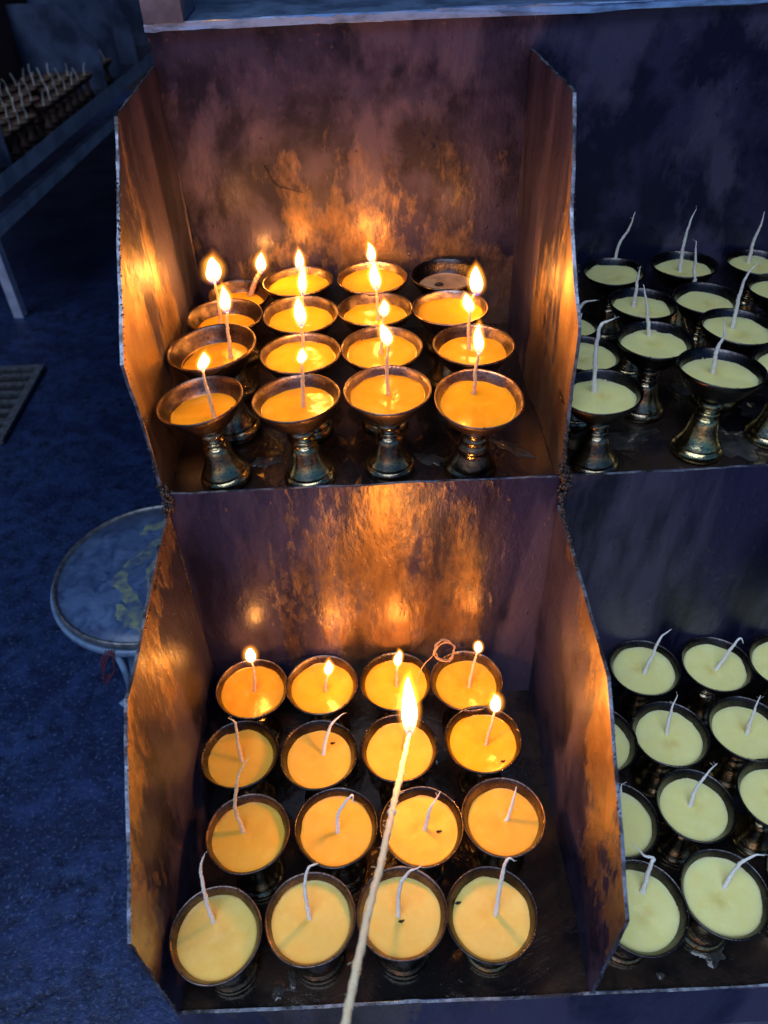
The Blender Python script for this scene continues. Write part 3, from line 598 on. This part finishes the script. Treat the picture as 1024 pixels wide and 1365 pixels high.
TILT = {'Uf1':(0,-6),'Uf2':(-1,-3),'Ub1':(0,-5),'Uf4':(8,2),'Uf3':(1,0),'Rg1':(0,-4),'Rg2':(-3,3),'Rh3':(0,3),'Ud1':(2,3),'Ld4':(3,-2),'Ld1':(3,0),'Sq1':(4,0),'Sq2':(3,0),'Ri2':(0,2),'Ub4':(0,1)}
ROWS = {'f':'front','b':'second','c':'third','d':'back','a':'back'}
LOWROW = {'a':'back','b':'third','c':'second','d':'front'}
ORD = {'1':'first','2':'second','3':'third','4':'fourth'}
LABEL = {
'Uf1':'lit butter lamp at the left end of the front row in the upper lit compartment',
'Uf2':'lit butter lamp with very short flame, second in front row of the upper lit compartment',
'Uf3':'lit butter lamp with left leaning flame, third in front row of the upper lit compartment',
'Uf4':'lit butter lamp tipped towards the viewer, right end of upper lit compartment front row',
'Ub1':'tall lit lamp with low wax, second row, left end of the upper lit compartment',
'Ub2':'lit lamp with broad flame right behind the very short flame, upper lit compartment',
'Ub3':'lit lamp, second row from the front, third from left in upper lit compartment',
'Ub4':'lit lamp, second row from the front, right end of the upper lit compartment',
'Uc1':'lit lamp with widest flame, third row, left end of the upper lit compartment',
'Uc2':'lit lamp with narrow flame, third row, second from left in upper lit compartment',
'Uc3':'lit lamp with tall left leaning flame, third row, third from left, upper lit compartment',
'Uc4':'lit lamp with flame leaning over its right rim, third row, upper lit compartment',
'Ud1':'small low lit lamp with thick slanting wick in the back left corner, upper lit compartment',
'Ud2':'lit lamp in the back row, second from left, against the stained upper back wall',
'Ud3':'lit lamp in the back row, third from left, against the stained upper back wall',
'Ud4':'burnt out lamp with brown wax and no flame, back right of upper lit compartment',
'La1':'lit lamp at the back left corner of the lower lit compartment',
'La2':'lit lamp with short wick, second in back row of the lower lit compartment',
'La3':'lit lamp, third in back row of lower lit compartment, left of the knotted wick',
'La4':'lit lamp with tiny flame on a long wick, back right of lower lit compartment',
'Lb1':'unlit lamp, left end of the second row from back, lower lit compartment',
'Lb2':'unlit lamp with long wick bent right, second row from back, lower lit compartment',
'Lb3':'unlit lamp with long knotted wick, right behind the burning hand-held cord',
'Lb4':'only burning lamp in the second row from back of the lower lit compartment',
'Lc1':'unlit lamp with tall wavy frayed wick, left end of second row from front, lower compartment',
'Lc2':'unlit lamp with hooked wick, second row from front, left of the hand-held cord',
'Lc3':'unlit lamp with dark speck, second row from front, right of the hand-held cord',
'Lc4':'unlit lamp, right end of the second row from front in lower lit compartment',
'Ld1':'unlit lamp at the front left corner of the lower lit compartment',
'Ld2':'unlit lamp in the front row just left of the hand-held cord',
'Ld3':'unlit lamp in the front row partly behind the hand-held cord, right side',
'Ld4':'unlit lamp at the right end of the front row, lower lit compartment',
'Rg1':'unlit lamp with bent tall wick at the front left of the upper unlit compartment',
'Rg2':'unlit lamp on bright brass foot at the front centre of the upper unlit compartment',
'Rh1':'small unlit lamp mostly hidden behind the dividing panel, above the front left lamp, upper tier',
'Rh2':'unlit lamp with thin leftward leaning wick, between front lamps of the upper unlit compartment',
'Rh3':'unlit lamp with long right curving wick, behind the bright brass footed lamp',
'Rh4':'unlit lamp cut off at right edge beside the bright brass footed lamp',
'Ri1':'tiny low unlit lamp with wick lying on its rim, beside dividing panel, upper tier',
'Ri2':'unlit lamp with short upright wick, third row, left centre of upper unlit compartment',
'Ri3':'unlit lamp with straight wick set at far edge of its wax, upper unlit compartment',
'Ri4':'unlit lamp cut off at right edge, third row of the upper unlit compartment',
'Rj1':'unlit lamp with long kinked wick at the back left of the upper unlit compartment',
'Rj2':'unlit lamp with long slim wick in the back row centre, upper unlit compartment',
'Rj3':'unlit lamp at the right of the back row, upper unlit compartment, wick leaning right',
'Sk1':'unlit lamp at back left of the lower unlit compartment, wick curving right',
'Sk2':'unlit lamp with doubled over wick in back row of the lower unlit compartment',
'Sk3':'unlit lamp cut off by right edge in back row, lower unlit compartment',
'Sm1':'unlit lamp nearly hidden by dividing panel, second row from back, lower tier',
'Sm2':'unlit lamp with short wick, second row from back, left centre of lower unlit compartment',
'Sm3':'unlit lamp with stubby wick, second row from back, right of lower unlit compartment',
'Sn1':'unlit lamp half hidden by dividing panel, directly behind lower unlit front left lamp',
'Sn2':'unlit lamp with thick slanting wick, second row from front, lower unlit compartment',
'Sn3':'unlit lamp cut off at right edge, second row from front, lower unlit compartment',
'Sq1':'unlit lamp with hooked fraying wick at front left of the lower unlit compartment',
'Sq2':'large unlit lamp with right curving wick, front row centre of lower unlit compartment',
'Sq3':'unlit lamp at right edge of the front row, lower unlit compartment',
}
GROUP = {'U':'lamps in the upper lit compartment','L':'lamps in the lower lit compartment','R':'lamps in the upper unlit compartment','S':'lamps in the lower unlit compartment'}
BRIGHT = {'Rg2':'ped3','Rh3':'ped3','Rh4':'ped','Rg1':'ped2','Rh2':'ped2','Uf1':'ped','Uf4':'ped2','Uf2':'ped','Uf3':'ped2','Sq2':'ped','Sq1':'ped2'}
LOWWAX = ('Uf1','Ub1','Uc1','Ud1','Ud4')
SPECK = {'Lc3':(.012,-.002),'Ld3':(-.001,-.0035),'Ld4':(-.0215,.010),'Lb2':(.010,.013),'Lb4':(.013,-.017),'Ud4':(-.006,.004)}
rr = random.Random(11)
for idx, (nm, org, sc, pts, fl) in enumerate(LAMPS):
    root = empty('butter_lamp', org)
    tx, ty = TILT.get(nm, (rr.uniform(-1.5,1.5), rr.uniform(-1.5,1.5)))
    rot = Matrix.Rotation(R(tx), 3, 'X') @ Matrix.Rotation(R(ty), 3, 'Y')
    root.rotation_euler = rot.to_euler()
    inv = rot.inverted()
    tag(root, LABEL[nm], 'butter lamp', GROUP[nm[0]])
    lit = fl is not None
    bk = rr.choice(('bowl','bowl','bowl3')) if nm[0] == 'U' else rr.choice(('bowl','bowl2','bowl2')) if nm[0] == 'L' else 'bowl2'
    if nm == 'Ud4': bk = 'bowl2'
    pk = BRIGHT.get(nm, rr.choice(('ped','ped2'))); pv = 1 if nm in ('Uf4',) else rr.choice((0,0,1)) if nm[0] in 'LS' else 0
    w = 'wax_old' if nm == 'Ud4' else 'molten_lit' if lit else 'wax2' if nm[0] in 'RS' else 'wax3' if nm[:2] == 'Ld' else 'wax'
    lev = rr.uniform(.965, 1.0)
    for name, me in (('bowl', rr.choice(BOWL[bk])), ('pedestal', PED[(pk,pv)]), ('wax', rr.choice(WAX[w]))):
        o = obj(name, me, root); o.scale = (sc, sc, sc); o.rotation_euler.z = rr.uniform(0, 6.28)
        if name == 'wax': o.scale = (sc*(.4+.6*lev), sc*(.4+.6*lev), sc*lev)
        if name == 'wax' and nm in LOWWAX: o.scale = (sc*.89, sc*.89, sc*.91)
        if name == 'wax' and nm in SPECK:
            o.rotation_euler.z = 0
            bm = bmesh.new(); x, y = SPECK[nm]
            blob(bm, (x,y,.0647), .0013 if nm != 'Ud4' else .0035, (1.2,.8,.35), idx, 2, .5); blob(bm, (x+.0018,y+.0004,.0646), .0008, (1,1,.4), idx+3, 1, .5)
            obj('burnt_speck', mesh_of('burnt_speck', bm, M['char'], True), o)
    # pieces of cup carry their thickness; wick and flame stand upright in world axes
    if pts:
        P = [inv @ Vector(p) for p in pts]
        r0 = .00135 if lit else .00150
        if nm == 'Ud1': r0 = .0024
        if nm == 'Lb3': r0 = .0007
        if nm[0] == 'R': r0 = .00155
        if nm in LOWWAX: P[0].z -= .006
        else: P[0].z -= .003
        if nm == 'Lb3':
            bm = bmesh.new(); path = catmull(P, 9)
            for s_ in range(5):
                tube(bm, [p+noise.noise_vector(p*260+Vector((s_*3.3,0,0)))*(.0004+.0016*min(1, max(0, i_-34)/20)) for i_, p in enumerate(path)], .00022, 5, 0, True)
            obj('wick', mesh_of('wick', bm, M['smoky'], True), root)
            pts = None
    if pts:
        obj('wick', wick_mesh(P, r0, M['smoky'] if nm == 'Lb3' else M['wick_lit'] if (lit or nm in ('Lb1','Lc1')) else M['wick'], idx, lit, not lit and nm != 'Lb3'), root)
    if lit:
        A, B, rad = fl
        L = (Vector(B)-Vector(A)).length
        k = min(1.25, max(.55, L*rad/(.022*.0038)))
        add_flame(root, inv @ Vector(A), inv @ Vector(B), rad, POWER*k*(1.0 if nm[0] == 'U' else .75), nm in ('Uc1','Lb4','La1'))

# ------------------------------------------------------------------ burning cord held in from the front
root = empty('lighting_cord', (.1527,-.1166,-.1291))
tag(root, 'pale twisted waxed cord burning at its tip, held out over the lower compartment', 'lighting cord')
CP = [(.1527,-.1166,-.1291),(.1491,-.1355,-.1195),(.1442,-.1620,-.1061),(.1388,-.1923,-.0907),(.1372,-.2012,-.0862),(.1299,-.2391,-.0670),(.1220,-.2789,-.0467),(.1152,-.3198,-.0260),(.1097,-.3503,-.0105),(.1058,-.3745,.0017)]
base = Vector(CP[0])
path = catmull([Vector(p)-base for p in CP], 16)
for i, p in enumerate(path): path[i] = p+noise.noise_vector(p*60)*.0007
bm = bmesh.new()
def cr(t):
    k = math.exp(-((t-.36)/.02)**2)
    return (.0014+.0006*min(1,t*4))*(1+.3*k)
tube(bm, path, cr, 14, 0, True, 300, .16, 4)
q = random.Random(8)
for i in range(46):
    b = path[q.randint(30, len(path)-2)]; v = Vector((q.uniform(-1,1), q.uniform(-.5,.5), q.uniform(-.3,.8)))
    L = q.uniform(.003,.0055)
    tube(bm, catmull([b, b+v*L*.5, b+v*L+Vector((q.uniform(-1,1),q.uniform(-1,1),-.3))*L*.4], 3), .00012, 4, 0)
obj('cord', mesh_of('cord', bm, M['taper'], True), root)
bm = bmesh.new(); tube(bm, [Vector((-.0006,-.003,-.0015)), Vector((0,.0003,.0012)), Vector((.0004,.0012,.0045)), Vector((.0012,.0014,.0075))], lambda t: .0014*(1-.5*t), 8, 0, True, 0, .3, 3)
obj('burnt_tip', mesh_of('burnt_tip', bm, M['char'], True), root)
add_flame(root, Vector((0,0,-.001)), Vector((.0012,0,.068)), .0055, .62, False)

# ------------------------------------------------------------------ round wax table beside the rack
root = empty('round_table', (-.188,.352,GZ))
tag(root, 'low round table with pale rim and yellow wax smears, standing left of the rack', 'table')
ZT = .13; RT = .136
bm = bmesh.new(); lathe(bm, [(0,ZT-.004),(RT*.3,ZT-.004),(RT*.7,ZT-.0043),(RT-.004,ZT-.0045),(RT-.003,ZT-.012),(0,ZT-.016)], 96)
top = obj('table_top', mesh_of('table_top', bm, M['ttop'], True), root)
bm = bmesh.new(); lathe(bm, [(RT-.0045,ZT-.0043),(RT-.0030,ZT+.0008),(RT-.0005,ZT+.0012),(RT+.001,ZT-.001),(RT+.0015,ZT-.008),(RT-.003,ZT-.0125),(RT-.0045,ZT-.0043)], 96)
obj('rim', mesh_of('rim', bm, M['drain'], True), root)
bm = bmesh.new(); lathe(bm, [(RT-.003,ZT-.0130),(RT+.0025,ZT-.0090),(RT+.0050,ZT-.0085),(RT+.0062,ZT-.011),(RT+.0062,ZT-.018),(RT+.004,ZT-.021),(RT-.004,ZT-.021),(RT-.003,ZT-.0130)], 96)
obj('rim', mesh_of('rim', bm, M['enamel'], True), root)
bm = bmesh.new()
def smear(cx, cy, rad, a0, a1, w, seed):
    n = 40; L = []
    for i in range(n+1):
        a = a0+(a1-a0)*i/n; k = noise.noise((i*.3, seed*3.0, 0)); k2 = noise.noise((i*.3, seed*5.0, 4)); e = (1-abs(2*i/n-1)**3)
        r = rad*(1+.16*noise.noise((i*.12, seed*7.0, 2)))
        L.append([bm.verts.new((cx+(r+d)*math.cos(a), cy+(r+d)*math.sin(a), ZT-.0040+h)) for d, h in ((-w*e*(1+.8*k)-.0003,.0001),(-w*e*.3,.0005),(w*e*.3,.0005),(w*e*(1+.8*k2)+.0003,.0001))])
    for a, b in zip(L, L[1:]):
        for k in range(3): bm.faces.new((a[k], b[k], b[k+1], a[k+1]))
smear(.045,-.01,.082,R(95),R(262),.009,1); smear(.052,-.005,.045,R(110),R(250),.015,2); smear(.01,.01,.085,R(70),R(125),.008,3)
smear(.03,-.03,.075,R(205),R(275),.011,4); smear(.09,.02,.05,R(150),R(225),.012,6)
bmesh.ops.recalc_face_normals(bm, faces=bm.faces)
obj('wax_smear', mesh_of('wax_smear', bm, M['twax'], True), top)
for a in (262, 20, 140):
    a = R(a); bm = bmesh.new()
    tube(bm, catmull([(.105*math.cos(a),.105*math.sin(a),ZT-.02),(.12*math.cos(a),.12*math.sin(a),ZT-.07),(.138*math.cos(a),.138*math.sin(a),0.0)], 8), .008, 14)
    obj('leg', mesh_of('leg', bm, M['enamel'], True), root)
bm = bmesh.new(); tube(bm, catmull([(-.026,-.134,ZT-.02),(-.018,-.146,ZT-.05),(-.034,-.128,.012),(-.046,-.140,.004)], 8), .0045, 12); obj('bracket', mesh_of('bracket', bm, M['enamel'], True), root)
bm = bmesh.new()
for k in range(3):
    tube(bm, catmull([(-.035+.004*k,-.139,ZT-.006),(-.045+.003*k,-.146,ZT-.025),(-.044-.004*k,-.145,ZT-.052-.008*k),(-.034,-.143,ZT-.045),(-.028,-.142,ZT-.018),(-.032+.004*k,-.139,ZT-.006)], 8), .0008, 6, 0, True, 300, .2)
obj('string', mesh_of('string', bm, M['yarn'], True), root)

# ------------------------------------------------------------------ drain grate in the paving
root = empty('drain_grate', (-.79,.99,GZ))
tag(root, 'steel drain grate with parallel bars set in the dark paving at far left', 'drain grate')
bm = bmesh.new(); box(bm, (-.20,-.130,.002), (.165,.130,.003)); obj('pit', mesh_of('pit', bm, M['pit']), root)
bm = bmesh.new()
for a, b in (((-.20,-.144,.0032),(.182,-.128,.012)),((-.20,.128,.0032),(.182,.144,.012)),((.166,-.1278,.0032),(.182,.1278,.012))): box(bm, a, b)
obj('frame', mesh_of('frame', bm, M['drain']), root)
for k in range(7):
    y = -.106+k*.0353; bm = bmesh.new(); box(bm, (-.20,y-.007,.0035), (.1658,y+.007,.010)); obj('bar', mesh_of('bar', bm, M['drain']), root)

# ------------------------------------------------------------------ the second rack, across the yard
far = empty('candle_rack', (-.985,1.424,GZ), (0,0,R(84.6)))
tag(far, 'distant dark candle rack in the upper left with rows of tiny unlit lamps', 'candle rack')
make_rack(far, [-.0135, .17, .88, 1.03, 1.20, 1.50], False)
bm = bmesh.new()
lathe(bm, [(0,0),(.0185,0),(.0175,.006),(.010,.018),(.008,.030),(.009,.041),(.006,.047),(.017,.0512),(.0232,.058),(.0302,.0692),(.0294,.0704),(.0262,.0655)], 20, 0)
lathe(bm, [(.0262,.0648),(0,.0645)], 20, 1)
tube(bm, catmull([(0,0,.062),(.001,.002,.080),(.006,.003,.096),(.011,.002,.104)], 5), lambda t: .0032*(1-.5*t), 6, 2, True)
FAR = mesh_of('butter_lamp', bm, [M['far_back'], M['far_wax'], M['wick']], True)
mw = Matrix.Translation(far.location) @ far.rotation_euler.to_matrix().to_4x4() @ Matrix.Translation((0,0,-GZ))
q = random.Random(21)
FX = [.215+.0535*i for i in range(12)]+[.93, .98, 1.08, 1.13, .02, .075, .128]
for tier in (0, 1):
    for fx in FX:
        for j in range(4):
            if q.random() < .05: continue
            x = fx+q.uniform(-.003,.003)
            y = (.035+j*.052 if tier == 0 else -.225+j*.055)+q.uniform(-.002,.002)
            o = obj('butter_lamp', FAR, None, mw @ Vector((x, y, .0003 if tier == 0 else -HL+.0003)))
            o.rotation_euler.z = q.uniform(0, 6.28); o.scale = (.8, .8, .85)
            tag(o, 'tiny unlit lamp on the %s tray of the distant rack at far left' % ('upper' if tier == 0 else 'lower'), 'butter lamp', 'lamps on the %s tray of the distant rack' % ('upper' if tier == 0 else 'lower'))

# ------------------------------------------------------------------ light, camera
w = bpy.data.worlds.new('World'); scene.world = w; w.use_nodes = True
n = w.node_tree.nodes; l = w.node_tree.links
sky = n.new('ShaderNodeTexSky'); sky.sky_type = 'NISHITA'; sky.sun_disc = False
SE, SR = 6.0, 200.0
sky.sun_elevation = R(SE); sky.sun_rotation = R(SR); sky.ozone_density = 6.0; sky.dust_density = .3; sky.air_density = 1.4
hs = n.new('ShaderNodeMix'); hs.data_type = 'RGBA'; hs.blend_type = 'MULTIPLY'; hs.inputs[0].default_value = 1
hs.inputs[7].default_value = (1.0,.84,.98,1)
l.new(sky.outputs[0], hs.inputs[6]); l.new(hs.outputs[2], n['Background'].inputs[0])
n['Background'].inputs[1].default_value = .15
sun = bpy.data.lights.new('Sun', 'SUN'); sun.energy = 2.6; sun.angle = R(50); sun.color = (.70,.82,1)
so = bpy.data.objects.new('Sun', sun); link(so)
d = Vector((math.sin(R(SR))*math.cos(R(68)), math.cos(R(SR))*math.cos(R(68)), math.sin(R(68))))
so.rotation_euler = d.to_track_quat('Z', 'Y').to_euler()

cam = bpy.data.cameras.new('Camera'); co = bpy.data.objects.new('Camera', cam); link(co); scene.camera = co
r_ = Vector((.9989,-.0324,-.0342)); f_ = Vector((.0014,.745,-.667)).normalized()
u_ = r_.cross(f_).normalized(); r_ = f_.cross(u_).normalized()
co.matrix_world = Matrix(((r_.x,u_.x,-f_.x,.1411),(r_.y,u_.y,-f_.y,-.4260),(r_.z,u_.z,-f_.z,.3620),(0,0,0,1)))
cam.sensor_fit = 'VERTICAL'; cam.sensor_height = 36; cam.lens = 1038.45/1365*36
cam.clip_start = .01; cam.clip_end = 200
cam.dof.use_dof = True; cam.dof.focus_distance = .60; cam.dof.aperture_fstop = 9

vs = scene.view_settings; vs.view_transform = 'Standard'; vs.look = 'None'; vs.exposure = 0; vs.gamma = 1
scene.render.engine = 'CYCLES'
cy = scene.cycles; cy.use_denoising = True; cy.max_bounces = 10; cy.transparent_max_bounces = 48; cy.sample_clamp_indirect = 3
cy.caustics_reflective = True; cy.caustics_refractive = False; cy.blur_glossy = .4
